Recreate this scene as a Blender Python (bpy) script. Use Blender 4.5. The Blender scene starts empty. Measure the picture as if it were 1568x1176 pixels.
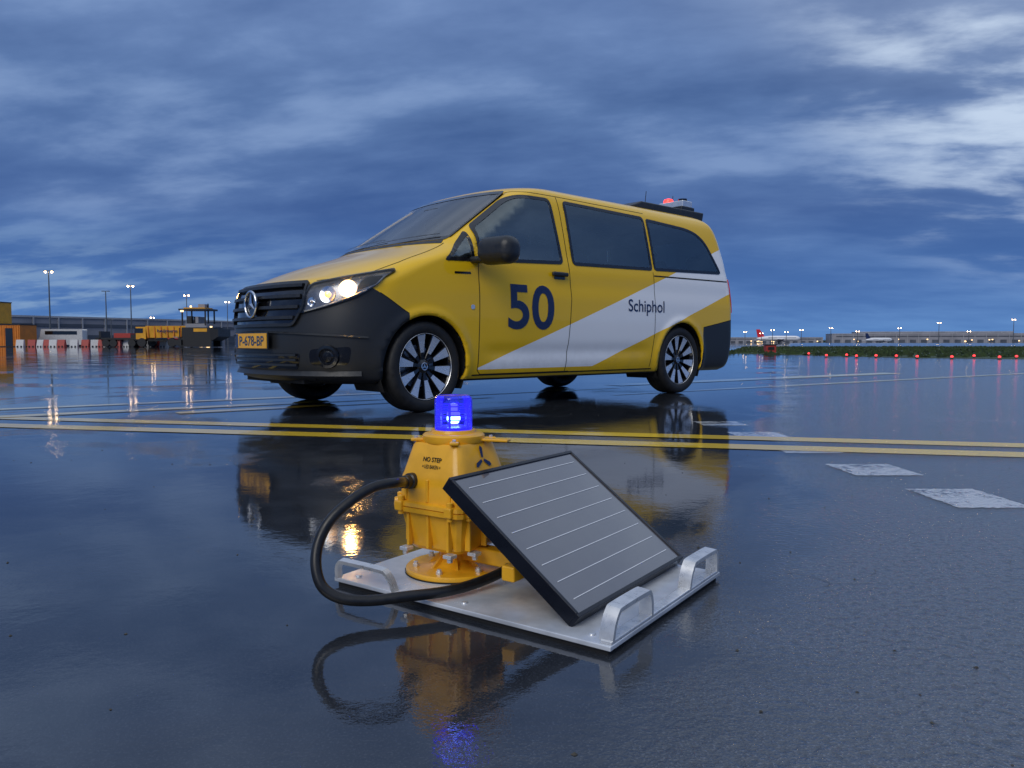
import bpy, bmesh, math, random
import numpy as np
from mathutils import Vector, Matrix, geometry
random.seed(4)
sc = bpy.context.scene
rad = math.radians

# ------------------------------------------------------------------ materials
def new_mat(name):
    m = bpy.data.materials.new(name); m.use_nodes = True
    nt = m.node_tree
    return m, nt, nt.nodes['Principled BSDF'], nt.nodes['Material Output']
def MA(nt, op, a, b=None, c=None, clamp=False):
    n = nt.nodes.new('ShaderNodeMath'); n.operation = op; n.use_clamp = clamp
    for i, v in enumerate((a, b, c)):
        if v is None: continue
        if isinstance(v, (int, float)): n.inputs[i].default_value = v
        else: nt.links.new(v, n.inputs[i])
    return n.outputs[0]
def NOISE(nt, vec, scale, detail=4, rough=.5, dist=0):
    n = nt.nodes.new('ShaderNodeTexNoise')
    n.inputs['Scale'].default_value = scale; n.inputs['Detail'].default_value = detail
    n.inputs['Roughness'].default_value = rough; n.inputs['Distortion'].default_value = dist
    if vec is not None: nt.links.new(vec, n.inputs['Vector'])
    return n.outputs['Fac']
def MAPR(nt, v, a, b, c=0., d=1., smooth=True):
    n = nt.nodes.new('ShaderNodeMapRange')
    n.interpolation_type = 'SMOOTHSTEP' if smooth else 'LINEAR'
    nt.links.new(v, n.inputs['Value'])
    for k, x in zip(('From Min', 'From Max', 'To Min', 'To Max'), (a, b, c, d)): n.inputs[k].default_value = x
    return n.outputs['Result']
def MIXC(nt, f, a, b, blend='MIX'):
    n = nt.nodes.new('ShaderNodeMix'); n.data_type = 'RGBA'; n.blend_type = blend
    for sock, v in ((n.inputs['Factor'], f), (n.inputs[6], a), (n.inputs[7], b)):
        if isinstance(v, (int, float)): sock.default_value = v
        elif isinstance(v, tuple): sock.default_value = (*v, 1)
        else: nt.links.new(v, sock)
    return n.outputs[2]
def OBJC(nt):
    return nt.nodes.new('ShaderNodeTexCoord').outputs['Object']
def BUMP(nt, h, strength, dist, normal=None):
    b = nt.nodes.new('ShaderNodeBump'); b.inputs['Strength'].default_value = strength
    b.inputs['Distance'].default_value = dist; nt.links.new(h, b.inputs['Height'])
    if normal is not None: nt.links.new(normal, b.inputs['Normal'])
    return b.outputs[0]

def mat(name, col, rough=.5, metal=0., coat=0., emit=None, es=0., var=.15, nscale=12., bump=0.):
    m, nt, p, o = new_mat(name)
    oc = OBJC(nt)
    n = NOISE(nt, oc, nscale, 5, .6)
    dark = tuple(c*(1-var) for c in col); lite = tuple(min(1, c*(1+var)) for c in col)
    nt.links.new(MIXC(nt, MAPR(nt, n, .3, .7), dark, lite), p.inputs['Base Color'])
    nt.links.new(MAPR(nt, n, .3, .7, max(0, rough*.8), min(1, rough*1.2)), p.inputs['Roughness'])
    p.inputs['Metallic'].default_value = metal
    p.inputs['Coat Weight'].default_value = coat; p.inputs['Coat Roughness'].default_value = .08
    if emit:
        p.inputs['Emission Color'].default_value = (*emit, 1); p.inputs['Emission Strength'].default_value = es
    if bump:
        nt.links.new(BUMP(nt, NOISE(nt, oc, nscale*10, 3), .4, bump), p.inputs['Normal'])
    return m

def glass_mat(name, tint, gloss=(1, 1, 1), ior=1.6):
    m = bpy.data.materials.new(name); m.use_nodes = True; nt = m.node_tree
    nt.nodes.clear()
    o = nt.nodes.new('ShaderNodeOutputMaterial')
    t = nt.nodes.new('ShaderNodeBsdfTransparent'); t.inputs[0].default_value = (*tint, 1)
    g = nt.nodes.new('ShaderNodeBsdfGlossy'); g.inputs['Roughness'].default_value = .02
    g.inputs['Color'].default_value = (*gloss, 1)
    f = nt.nodes.new('ShaderNodeFresnel'); f.inputs['IOR'].default_value = ior
    mx = nt.nodes.new('ShaderNodeMixShader')
    nt.links.new(f.outputs[0], mx.inputs[0]); nt.links.new(t.outputs[0], mx.inputs[1]); nt.links.new(g.outputs[0], mx.inputs[2])
    nt.links.new(mx.outputs[0], o.inputs[0])
    return m

# ------------------------------------------------------------------ mesh helpers
def mkobj(name, verts, faces, m=None, parent=None, smooth=False, loc=None, rot=None, autosm=None):
    me = bpy.data.meshes.new(name)
    me.from_pydata([tuple(v) for v in verts], [], [tuple(f) for f in faces])
    me.update()
    ob = bpy.data.objects.new(name, me); sc.collection.objects.link(ob)
    if m is not None:
        for x in (m if isinstance(m, (list, tuple)) else [m]): me.materials.append(x)
    if smooth:
        for p in me.polygons: p.use_smooth = True
        if autosm:
            bm = bmesh.new(); bm.from_mesh(me)
            bmesh.ops.recalc_face_normals(bm, faces=bm.faces[:])
            for e in bm.edges:
                if len(e.link_faces) == 2 and e.calc_face_angle(0) > rad(autosm): e.smooth = False
            bm.to_mesh(me); bm.free()
    if parent: ob.parent = parent
    if loc: ob.location = loc
    if rot: ob.rotation_euler = rot
    return ob
def empty(name, loc=(0, 0, 0), rz=0):
    e = bpy.data.objects.new(name, None); sc.collection.objects.link(e)
    e.location = loc; e.rotation_euler = (0, 0, rz); e.empty_display_size = .2
    return e
def boxvf(c, s):
    x, y, z = c; a, b, h = s[0]/2, s[1]/2, s[2]/2
    v = [(x+i*a, y+j*b, z+k*h) for k in (-1, 1) for j in (-1, 1) for i in (-1, 1)]
    f = [(0, 2, 3, 1), (4, 5, 7, 6), (0, 1, 5, 4), (2, 6, 7, 3), (0, 4, 6, 2), (1, 3, 7, 5)]
    return v, f
def box(name, c, s, m, parent=None, bev=.0, rot=None, seg=3):
    v, f = boxvf((0, 0, 0), s)
    ob = mkobj(name, v, f, m, parent, loc=c, rot=rot)
    if bev:
        b = ob.modifiers.new('b', 'BEVEL'); b.width = bev; b.segments = seg; b.limit_method = 'NONE'
        for p in ob.data.polygons: p.use_smooth = True
        w = ob.modifiers.new('w', 'WEIGHTED_NORMAL')
    return ob
def boxes(name, lst, mats, parent=None, loc=None, rot=None):
    V, F, MI = [], [], []
    for c, s, mi in lst:
        v, f = boxvf(c, s); n = len(V); V += v; F += [tuple(i+n for i in q) for q in f]; MI += [mi]*6
    ob = mkobj(name, V, F, mats, parent, loc=loc, rot=rot)
    for p, i in zip(ob.data.polygons, MI): p.material_index = i
    return ob
def lathe(name, prof, m, parent=None, n=48, axis='z', loc=None, rot=None, autosm=35):
    V, F = [], []
    for r, h in prof:
        for k in range(n):
            a = 2*math.pi*k/n
            if axis == 'z': V.append((r*math.cos(a), r*math.sin(a), h))
            elif axis == 'y': V.append((r*math.cos(a), h, r*math.sin(a)))
            else: V.append((h, r*math.cos(a), r*math.sin(a)))
    for i in range(len(prof)-1):
        for k in range(n):
            k2 = (k+1) % n
            F.append((i*n+k, i*n+k2, (i+1)*n+k2, (i+1)*n+k))
    return mkobj(name, V, F, m, parent, True, loc, rot, autosm)
def catmull(pts, sub=8):
    P = [Vector(p) for p in pts]; out = []
    for i in range(len(P)-1):
        p0 = P[max(i-1, 0)]; p1 = P[i]; p2 = P[i+1]; p3 = P[min(i+2, len(P)-1)]
        for k in range(sub):
            t = k/sub
            out.append(.5*((2*p1)+(p2-p0)*t+(2*p0-5*p1+4*p2-p3)*t*t+(3*p1-p0-3*p2+p3)*t**3))
    out.append(P[-1]); return out
def sweep(name, pts, section, m, parent=None, up=Vector((0, 0, 1)), smooth=True, autosm=40):
    V, F = [], []; ns = len(section); P = [Vector(p) for p in pts]
    prev = None
    for i, p in enumerate(P):
        t = (P[min(i+1, len(P)-1)]-P[max(i-1, 0)]).normalized()
        if prev is None:
            u = up - t*up.dot(t)
            if u.length < 1e-3: u = Vector((1, 0, 0)) - t*t.x
            u.normalize()
        else:
            u = prev - t*prev.dot(t); u.normalize()
        prev = u; s = t.cross(u)
        for a, b in section: V.append(p+s*a+u*b)
    for i in range(len(P)-1):
        for k in range(ns):
            k2 = (k+1) % ns
            F.append((i*ns+k, i*ns+k2, (i+1)*ns+k2, (i+1)*ns+k))
    F.append(tuple(range(ns))); F.append(tuple((len(P)-1)*ns+k for k in range(ns)))
    return mkobj(name, V, F, m, parent, smooth, autosm=autosm)
def circ(r, n=16): return [(r*math.cos(2*math.pi*k/n), r*math.sin(2*math.pi*k/n)) for k in range(n)]
def tube(name, pts, r, m, parent=None, n=14): return sweep(name, pts, circ(r, n), m, parent)

# ------------------------------------------------------------------ palette
M_plastic = mat('black_plastic', (.018, .020, .024), .40, var=.2, nscale=30, bump=.0004)
M_rubber = mat('tyre_rubber', (.014, .014, .015), .6, var=.3, nscale=25, bump=.001)
M_dark = mat('dark_underside', (.008, .008, .009), .8)
M_silver = mat('alloy_silver', (.80, .81, .83), .28, metal=.65, var=.05)
M_chrome = mat('chrome', (.85, .85, .87), .10, metal=1., var=.03)
M_gloss = mat('gloss_black', (.008, .008, .01), .08, coat=.5)
M_trim = mat('interior_trim', (.78, .79, .80), .8, var=.05)
M_dash = mat('dashboard_plastic', (.06, .06, .065), .7)
M_seat = mat('seat_fabric', (.09, .092, .10), .85, nscale=60)
M_navy = mat('navy_lettering', (.012, .022, .085), .3, coat=.3, var=.05)
M_seam = mat('panel_gap', (.01, .009, .006), .9)
M_glass_side = glass_mat('tinted_glass', (.86, .94, .95), (.92, 1, .96), ior=2.8)
M_glass_front = glass_mat('clear_glass', (.85, .92, .92), ior=2.9)
M_redlens = mat('tail_lamp_lens', (.35, .008, .008), .12, coat=.6, emit=(1, .03, .02), es=.12)

# van body paint with livery
M_body, nt, P, OUT = new_mat('van_paint')
oc = OBJC(nt); sx = nt.nodes.new('ShaderNodeSeparateXYZ'); nt.links.new(oc, sx.inputs[0])
S_ = MA(nt, 'MULTIPLY', sx.outputs[0], -1.); Z_ = sx.outputs[2]; Y_ = MA(nt, 'ABSOLUTE', sx.outputs[1])
a = MA(nt, 'LESS_THAN', Z_, MA(nt, 'MULTIPLY_ADD', S_, .344, .325-.344*.52))
b = MA(nt, 'GREATER_THAN', Z_, MA(nt, 'MULTIPLY_ADD', S_, .332, .33-.332*1.93))
wmask = MA(nt, 'MULTIPLY', MA(nt, 'MULTIPLY', a, b), MA(nt, 'GREATER_THAN', Z_, .305))
wmask = MA(nt, 'MULTIPLY', wmask, MA(nt, 'GREATER_THAN', S_, .5))
wmask = MA(nt, 'MULTIPLY', wmask, MA(nt, 'GREATER_THAN', Y_, .6))
lim = MA(nt, 'MINIMUM', MA(nt, 'MULTIPLY_ADD', S_, -.6, .73-.6*.17), .93)
bl = MA(nt, 'MULTIPLY', MA(nt, 'LESS_THAN', S_, -.17), MA(nt, 'LESS_THAN', Z_, lim))
br = MA(nt, 'MULTIPLY', MA(nt, 'GREATER_THAN', S_, 3.58), MA(nt, 'LESS_THAN', Z_, MA(nt, 'MULTIPLY_ADD', S_, .16, .68-.16*3.6)))
bs = MA(nt, 'LESS_THAN', Z_, .235)
bmask = MA(nt, 'MAXIMUM', MA(nt, 'MAXIMUM', bl, br), bs)
n1 = NOISE(nt, oc, 1.5, 3, .5)
col = MIXC(nt, wmask, (.90, .54, .004), (.93, .94, .96))
dirtm = MA(nt, 'MULTIPLY', MAPR(nt, Z_, .62, .22), MAPR(nt, NOISE(nt, oc, 9, 6, .7), .35, .8))
col = MIXC(nt, MA(nt, 'MULTIPLY', dirtm, .22), col, (.16, .13, .09))
nt.links.new(col, P.inputs['Base Color'])
nt.links.new(MAPR(nt, n1, .3, .7, .36, .42), P.inputs['Roughness'])
P.inputs['Specular IOR Level'].default_value = .25
P.inputs['Coat Weight'].default_value = .8; P.inputs['Coat Roughness'].default_value = .012; P.inputs['Coat IOR'].default_value = 1.45
P2 = nt.nodes.new('ShaderNodeBsdfPrincipled')
nt.links.new(MIXC(nt, n1, (.016, .018, .022), (.025, .027, .031)), P2.inputs['Base Color'])
P2.inputs['Roughness'].default_value = .40
nt.links.new(BUMP(nt, NOISE(nt, oc, 400, 2), .3, .0004), P2.inputs['Normal'])
mx = nt.nodes.new('ShaderNodeMixShader'); nt.links.new(bmask, mx.inputs[0])
nt.links.new(P.outputs[0], mx.inputs[1]); nt.links.new(P2.outputs[0], mx.inputs[2]); nt.links.new(mx.outputs[0], OUT.inputs[0])

# ------------------------------------------------------------------ VAN
# rows: z, front s, rear s, half width, front corner len, rear corner len, front exponent
T = np.array([
 (.22, -.70, 4.08, .875, .55, .15, 2.3), (.26, -.83, 4.17, .905, .58, .14, 2.3), (.38, -.885, 4.21, .93, .60, .13, 2.3),
 (.55, -.895, 4.22, .942, .60, .13, 2.3), (.75, -.875, 4.20, .950, .60, .12, 2.3), (.88, -.845, 4.20, .950, .58, .12, 2.3),
 (.95, -.785, 4.19, .948, .55, .12, 2.3), (1.02, -.63, 4.18, .944, .52, .12, 2.3), (1.12, -.37, 4.17, .934, .48, .12, 2.3),
 (1.20, -.12, 4.16, .920, .45, .12, 2.3), (1.26, .06, 4.155, .905, .42, .12, 2.4), (1.285, .12, 4.15, .90, .40, .12, 2.4),
 (1.34, .21, 4.145, .890, .38, .12, 2.4), (1.50, .455, 4.12, .858, .36, .13, 2.4), (1.70, .76, 4.07, .812, .35, .14, 2.4),
 (1.78, .885, 4.03, .782, .35, .15, 2.4), (1.83, .985, 3.97, .745, .36, .18, 2.4), (1.86, 1.10, 3.87, .695, .38, .22, 2.4),
 (1.88, 1.26, 3.70, .63, .40, .3, 2.3), (1.895, 1.50, 3.42, .52, .4, .3, 2.2), (1.905, 1.85, 3.02, .36, .35, .3, 2.1),
 (1.91, 2.15, 2.60, .12, .1, .1, 2.)])
def pchip(x, y, xi):
    h = np.diff(x); d = np.diff(y)/h; m = np.zeros(len(x))
    for i in range(1, len(x)-1):
        if d[i-1]*d[i] > 0:
            w1 = 2*h[i]+h[i-1]; w2 = h[i]+2*h[i-1]; m[i] = (w1+w2)/(w1/d[i-1]+w2/d[i])
    m[0] = d[0]; m[-1] = d[-1]
    k = np.clip(np.searchsorted(x, xi)-1, 0, len(x)-2); t = (xi-x[k])/h[k]
    return ((2*t**3-3*t**2+1)*y[k]+(t**3-2*t**2+t)*h[k]*m[k]+(-2*t**3+3*t**2)*y[k+1]+(t**3-t**2)*h[k]*m[k+1])
D_ = np.diff(T, axis=0); u = np.concatenate([[0], np.cumsum(np.sqrt(D_[:, 0]**2+(.35*D_[:, 1])**2+D_[:, 3]**2))])
ud = np.linspace(0, u[-1], 1500)
DT = np.stack([pchip(u, T[:, i], ud) for i in range(7)], 1)
def row(z): return [float(np.interp(z, DT[:, 0], DT[:, i])) for i in range(7)]
PR = 3.2
def flare(s, z):
    e = 0
    for c in (0., 3.2):
        r = math.hypot(s-c, z-.34)
        e += .016*math.exp(-((r-.40)/.035)**2)
    e += -.007*math.exp(-((z-1.02)/.08)**2)*(1 if s > .1 else 0)*min(1, max(0, (s-.1)/.5))
    e += -.012*math.exp(-((z-.44)/.06)**2)*min(1, max(0, (s-.5)/.2))*min(1, max(0, (2.75-s)/.2))
    return e
def pt_front(phi, z, r=None):
    r = r or row(z); p = r[6]; sg = 1 if phi >= 0 else -1; a = abs(phi)
    s = r[1]+r[4]*(1-max(math.cos(a), 0)**(2/p)); y = r[3]*math.sin(a)**(2/p)
    return Vector((s, sg*(y+flare(s, z)*(y/r[3])**8), z))
def pt_rear(phi, z, r=None):
    r = r or row(z); sg = 1 if phi >= 0 else -1; a = abs(phi)
    s = r[2]-r[5]*(1-max(math.cos(a), 0)**(2/PR)); y = r[3]*math.sin(a)**(2/PR)
    return Vector((s, sg*y, z))
def pt_side(s, z, sg=1, r=None):
    r = r or row(z); F, B, W, Lf, Lb, p = r[1:]
    if s < F+Lf:
        t = min(max((s-F)/Lf, 0), 1); y = W*(1-(1-t)**p)**(1/p)
    elif s > B-Lb:
        t = min(max((B-s)/Lb, 0), 1); y = W*(1-(1-t)**PR)**(1/PR)
    else: y = W
    return Vector((s, sg*(y+flare(s, z)*(y/W)**8), z))
def L(v): return Vector((-v[0], v[1], v[2]))     # build coords -> van local
CEN = Vector((1.7, 0, .95))
def offset(fn, a, b, off):
    p = fn(a, b); e = .004
    n = (fn(a+e, b)-fn(a-e, b)).cross(fn(a, b+e)-fn(a, b-e))
    if n.length < 1e-12: n = p-CEN
    n.normalize()
    if n.dot(p-CEN) < 0: n = -n
    return p+n*off
NF, NS, NR = 30, 176, 12
half = [('f', math.pi/2*k/NF) for k in range(NF)]+[('s', k/NS) for k in range(NS)]+[('r', math.pi/2*(1-k/NR)) for k in range(NR+1)]
NROW = 150
V = []; ring = len(half)*2-2; meta = []
for i in range(NROW):
    uu = u[-1]*i/(NROW-1); r = [float(np.interp(uu, ud, DT[:, k])) for k in range(7)]; z = r[0]
    pts = []
    for k, a in half:
        if k == 'f': pts.append(pt_front(a, z, r))
        elif k == 'r': pts.append(pt_rear(a, z, r))
        else:
            s = r[1]+r[4]+(r[2]-r[5]-r[1]-r[4])*a
            pts.append(Vector((s, r[3]+flare(s, z), z)))
    full = pts+[Vector((p[0], -p[1], p[2])) for p in reversed(pts[1:-1])]
    V += full
def inpoly(x, y, poly):
    c = False; n = len(poly)
    for i in range(n):
        x1, y1 = poly[i]; x2, y2 = poly[(i+1) % n]
        if (y1 > y) != (y2 > y) and x < (x2-x1)*(y-y1)/(y2-y1)+x1: c = not c
    return c
def inset(poly, d):
    n = len(poly); A = sum(poly[i][0]*poly[(i+1) % n][1]-poly[(i+1) % n][0]*poly[i][1] for i in range(n))
    sg = 1 if A > 0 else -1; out = []
    for i in range(n):
        p0 = Vector(poly[i-1]); p1 = Vector(poly[i]); p2 = Vector(poly[(i+1) % n])
        a = (p1-p0).normalized(); b = (p2-p1).normalized()
        na = Vector((-a.y, a.x))*sg; nb = Vector((-b.y, b.x))*sg
        m = (na+nb); m = m/max(m.length_squared, .2)*2
        out.append(tuple(p1+m*d))
    return out
def rounded(pts, r, n=6):
    out = []; N = len(pts)
    for i in range(N):
        p0 = Vector(pts[i-1]); p1 = Vector(pts[i]); p2 = Vector(pts[(i+1) % N])
        rr = r[i] if isinstance(r, (list, tuple)) else r
        d0 = min(rr, (p0-p1).length*.45); d2 = min(rr, (p2-p1).length*.45)
        a = p1+(p0-p1).normalized()*d0; b = p1+(p2-p1).normalized()*d2
        for k in range(n+1):
            t = k/n; out.append(tuple(a*(1-t)**2+p1*2*t*(1-t)+b*t*t))
    return out
def resample(poly, step):
    out = []
    for i in range(len(poly)):
        a = Vector(poly[i]); b = Vector(poly[(i+1) % len(poly)]); k = max(1, int((b-a).length/step))
        for j in range(k): out.append(tuple(a+(b-a)*j/k))
    return out
SIDE_WINS = {
 'quarter_window': rounded([(.17, 1.135), (.47, 1.145), (.47, 1.40)], .03),
 'door_window': rounded([(.515, 1.15), (.515, 1.435), (.93, 1.715), (1.06, 1.755), (1.42, 1.765), (1.475, 1.19)], [.03, .05, .08, .08, .06, .06]),
 'side_window': rounded([(1.59, 1.19), (1.58, 1.765), (2.72, 1.745), (2.74, 1.215)], .05),
 'rear_side_window': rounded([(2.77, 1.217), (2.755, 1.735), (3.52, 1.70), (3.74, 1.60), (3.97, 1.25)], [.04, .04, .2, .12, .07])}
def winpolys(p): return inset(p, .028), inset(p, .013)
van = empty('airport_service_van', (-1.263, 6.38, 0), math.atan2(-.678, -.734))
F = []
mids = [winpolys(p)[1] for p in SIDE_WINS.values()]
WS_PHI, WS_Z0, WS_Z1 = .98, 1.315, 1.80
RG = (1.15, 1.22, 1.70)
for i in range(NROW-1):
    for k in range(ring):
        k2 = (k+1) % ring
        q = (i*ring+k, i*ring+k2, (i+1)*ring+k2, (i+1)*ring+k)
        c = (V[q[0]]+V[q[1]]+V[q[2]]+V[q[3]])/4
        s, y, z = c
        hk = k if k < len(half)-1 else ring-1-k
        kd, a = half[min(hk, len(half)-1)]
        kill = False
        if abs(y) > .55 and z < .8 and (math.hypot(s, z-.34) < .378 or math.hypot(s-3.2, z-.34) < .378): kill = True
        if kd != 'r' and 1.12 < z < 1.78 and abs(y) > .6:
            for mp in mids:
                if inpoly(s, z, mp): kill = True; break
        if kd == 'f' and a < WS_PHI-.02 and WS_Z0+.02 < z < WS_Z1-.015: kill = True
        if kd == 'r' and a < RG[0]-.05 and RG[1]+.02 < z < RG[2]-.02: kill = True
        if not kill: F.append(q)
F.append(tuple((NROW-1)*ring+k for k in range(ring)))
body = mkobj('body_shell', [L(v) for v in V], F, [M_body, M_trim], van, True)
bm = bmesh.new(); bm.from_mesh(body.data)
bmesh.ops.delete(bm, geom=[v for v in bm.verts if not v.link_faces], context='VERTS')
for v in bm.verts:
    if not v.is_boundary or v.co.z > .8: continue
    for c in (0., 3.2):
        dx = -v.co.x-c; dz = v.co.z-.34; r = math.hypot(dx, dz)
        if r < .43 and abs(v.co.y) > .5 and v.co.z > .225:
            s = c+dx/r*.378; z = .34+dz/r*.378
            q = pt_side(s, max(z, .22), 1 if v.co.y > 0 else -1); v.co = L((s, q[1], z))
f0 = max(bm.faces, key=lambda f: abs(f.calc_center_median().y))
c0 = f0.calc_center_median(); f0.normal_update()
if f0.normal.y*c0.y < 0: bmesh.ops.reverse_faces(bm, faces=bm.faces[:])
bm.to_mesh(body.data); bm.free()
so = body.modifiers.new('s', 'SOLIDIFY'); so.thickness = .022; so.offset = -1; so.material_offset = 1; so.material_offset_rim = 0

def conform(name, poly, fn, off, m, step=.03, thick=0):
    poly = resample(poly, step); n = len(poly)
    xs = [p[0] for p in poly]; ys = [p[1] for p in poly]
    pts = [Vector(p) for p in poly]
    x = min(xs)+step/2
    while x < max(xs):
        y = min(ys)+step/2
        while y < max(ys):
            if inpoly(x, y, poly) and min((Vector((x, y))-Vector(q)).length for q in poly) > step*.4: pts.append(Vector((x, y)))
            y += step
        x += step
    vo, eo, fo, *_ = geometry.delaunay_2d_cdt(pts, [(i, (i+1) % n) for i in range(n)], [], 1, 1e-6)
    ob = mkobj(name, [L(offset(fn, v.x, v.y, off)) for v in vo], fo, m, van, True)
    bm = bmesh.new(); bm.from_mesh(ob.data); bmesh.ops.recalc_face_normals(bm, faces=bm.faces[:])
    # make the sheet face outward
    f = bm.faces[0] if False else next(iter(bm.faces)); f.normal_update()
    if f.normal.dot(f.calc_center_median()-L(CEN)) < 0: bmesh.ops.reverse_faces(bm, faces=bm.faces[:])
    bm.to_mesh(ob.data); bm.free()
    if thick:
        s = ob.modifiers.new('s', 'SOLIDIFY'); s.thickness = thick; s.offset = 0
    return ob
def ringpanel(name, outer, inner, fn, o1, m, thick=.004):
    n = len(outer); V = [L(offset(fn, *p, o1)) for p in outer]+[L(offset(fn, *p, o1)) for p in inner]
    F = [(i, (i+1) % n, n+(i+1) % n, n+i) for i in range(n)]
    ob = mkobj(name, V, F, m, van, False)
    s = ob.modifiers.new('s', 'SOLIDIFY'); s.thickness = thick; s.offset = 0
    return ob
def ribbon(name, pts, fn, w, off, m):
    P = [offset(fn, *p, off) for p in pts]; V = []; F = []
    for i, p in enumerate(P):
        t = (P[min(i+1, len(P)-1)]-P[max(i-1, 0)]).normalized()
        n = (offset(fn, *pts[i], off+.01)-p).normalized(); s = t.cross(n)*(w/2)
        V += [L(p+s), L(p-s)]
        if i: F.append((2*i-2, 2*i-1, 2*i+1, 2*i))
    return mkobj(name, V, F, m, van)
def dense(pts, step=.03):
    out = []
    for a, b in zip(pts[:-1], pts[1:]):
        a = Vector(a); b = Vector(b); k = max(1, int((b-a).length/step))
        out += [tuple(a+(b-a)*j/k) for j in range(k)]
    return out+[tuple(pts[-1])]
for sg in (1, -1):
    fs = lambda s, z, sg=sg: pt_side(s, z, sg)
    for nme, p in SIDE_WINS.items():
        p = resample(p, .04); inn, mid = winpolys(p)
        ringpanel(nme+'_seal', p, inn, fs, .002, M_gloss, .005)
        conform(nme+'_glass', inset(p, .02), fs, .0015, M_glass_side, .06)
    sm = lambda n, pts, w=.007: ribbon(n, dense(pts), fs, w, .0012, M_seam)
    sm('door_gap_front', [(.50, 1.13), (.50, .30), (.53, .268)])
    sm('door_gap_bottom', [(.53, .268), (1.55, .268)])
    sm('door_gap_rear', [(1.50, .268), (1.52, .5), (1.55, .9), (1.535, 1.2), (1.515, 1.79)])
    sm('sliding_gap_rear', [(2.74, 1.2), (2.745, .6), (2.70, .28)])
    sm('sill_gap', [(.45, .262), (2.74, .262)], .012)
    sm('door_top_gap', [(.62, 1.53), (.93, 1.755), (1.06, 1.79), (1.515, 1.795), (2.75, 1.785)], .006)
    sm('slide_rail', [(2.75, 1.165), (4.05, 1.175)], .014)
    sm('bumper_gap', [(-.40, .868), (-.17, .728)], .006)
    sm('rear_bumper_gap', [(3.585, .676), (4.15, .768)], .007)
    ph = fs(1.40, 1.10)
    box('door_handle', L((1.40, ph[1]+sg*.022, 1.10)), (.19, .030, .036), M_plastic, van, .012)
    box('handle_recess', L((1.41, ph[1]+sg*.002, 1.09)), (.13, .006, .065), M_gloss, van, .002)
    conform('side_blinker', rounded([(.41, .775), (.45, .775), (.45, .81), (.41, .81)], .018), fs, .004, M_silver, .02)
    conform('electric_badge', [(.26, 1.04), (.42, 1.045), (.42, 1.062), (.26, 1.057)], fs, .002, M_gloss, .03)
    fr = lambda a, z, sg=sg: pt_rear(sg*a, z)
    conform('tail_lamp', rounded([(.75, .86), (1.35, .84), (1.42, 1.20), (.85, 1.22)], .04), fr, .006, M_redlens, .05, .006)
    ff = lambda a, z, sg=sg: pt_front(sg*a, z)
    ribbon('hood_gap', dense([(.60, .955), (.86, .972), (1.05, 1.02), (1.10, 1.1), (1.06, 1.2), (1.0, 1.285)], .02), ff, .007, .0015, M_seam)

def text_mesh(txt, bold, res):
    cu = bpy.data.curves.new('t', 'FONT'); cu.body = txt; cu.offset = bold; cu.resolution_u = res
    to = bpy.data.objects.new('t', cu); sc.collection.objects.link(to)
    bpy.context.view_layer.update()
    me = bpy.data.meshes.new_from_object(to.evaluated_get(bpy.context.evaluated_depsgraph_get()))
    bpy.data.objects.remove(to)
    return me
def lettering(txt, s0, s1, z0, z1, m, bold=.02, sgs=(1, -1)):
    for sg in sgs:
        me = text_mesh(txt, bold, 6)
        bm = bmesh.new(); bm.from_mesh(me)
        xs = [v.co.x for v in bm.verts]; ys = [v.co.y for v in bm.verts]
        x0, x1, y0, y1 = min(xs), max(xs), min(ys), max(ys)
        for v in bm.verts:
            tx = (v.co.x-x0)/(x1-x0); ty = (v.co.y-y0)/(y1-y0)
            v.co = Vector(((s0+(s1-s0)*tx) if sg > 0 else (s1-(s1-s0)*tx), z0+(z1-z0)*ty, 0))
        bmesh.ops.triangulate(bm, faces=bm.faces[:])
        for _ in range(4):
            es = [e for e in bm.edges if e.calc_length() > .05]
            if not es: break
            bmesh.ops.subdivide_edges(bm, edges=es, cuts=1); bmesh.ops.triangulate(bm, faces=bm.faces[:])
        for v in bm.verts: v.co = L(offset(lambda s, z: pt_side(s, z, sg), v.co.x, v.co.y, .003))
        bm.to_mesh(me); bm.free(); me.materials.append(m)
        ob = bpy.data.objects.new('lettering_'+txt, me); sc.collection.objects.link(ob); ob.parent = van
def flat_text(name, txt, w, h, m, parent, loc, rot, bold=.0):
    me = text_mesh(txt, bold, 4)
    xs = [v.co.x for v in me.vertices]; ys = [v.co.y for v in me.vertices]
    x0, x1, y0, y1 = min(xs), max(xs), min(ys), max(ys)
    for v in me.vertices:
        v.co.x = ((v.co.x-x0)/(x1-x0)-.5)*w; v.co.y = ((v.co.y-y0)/(y1-y0)-.5)*h
    me.materials.append(m)
    ob = bpy.data.objects.new(name, me); sc.collection.objects.link(ob); ob.parent = parent
    ob.location = loc; ob.rotation_euler = rot
    return ob
lettering('50', .80, 1.33, .625, .995, M_navy, .018)
lettering('Schiphol', 2.33, 2.89, .775, .925, M_navy, .008)

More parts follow.
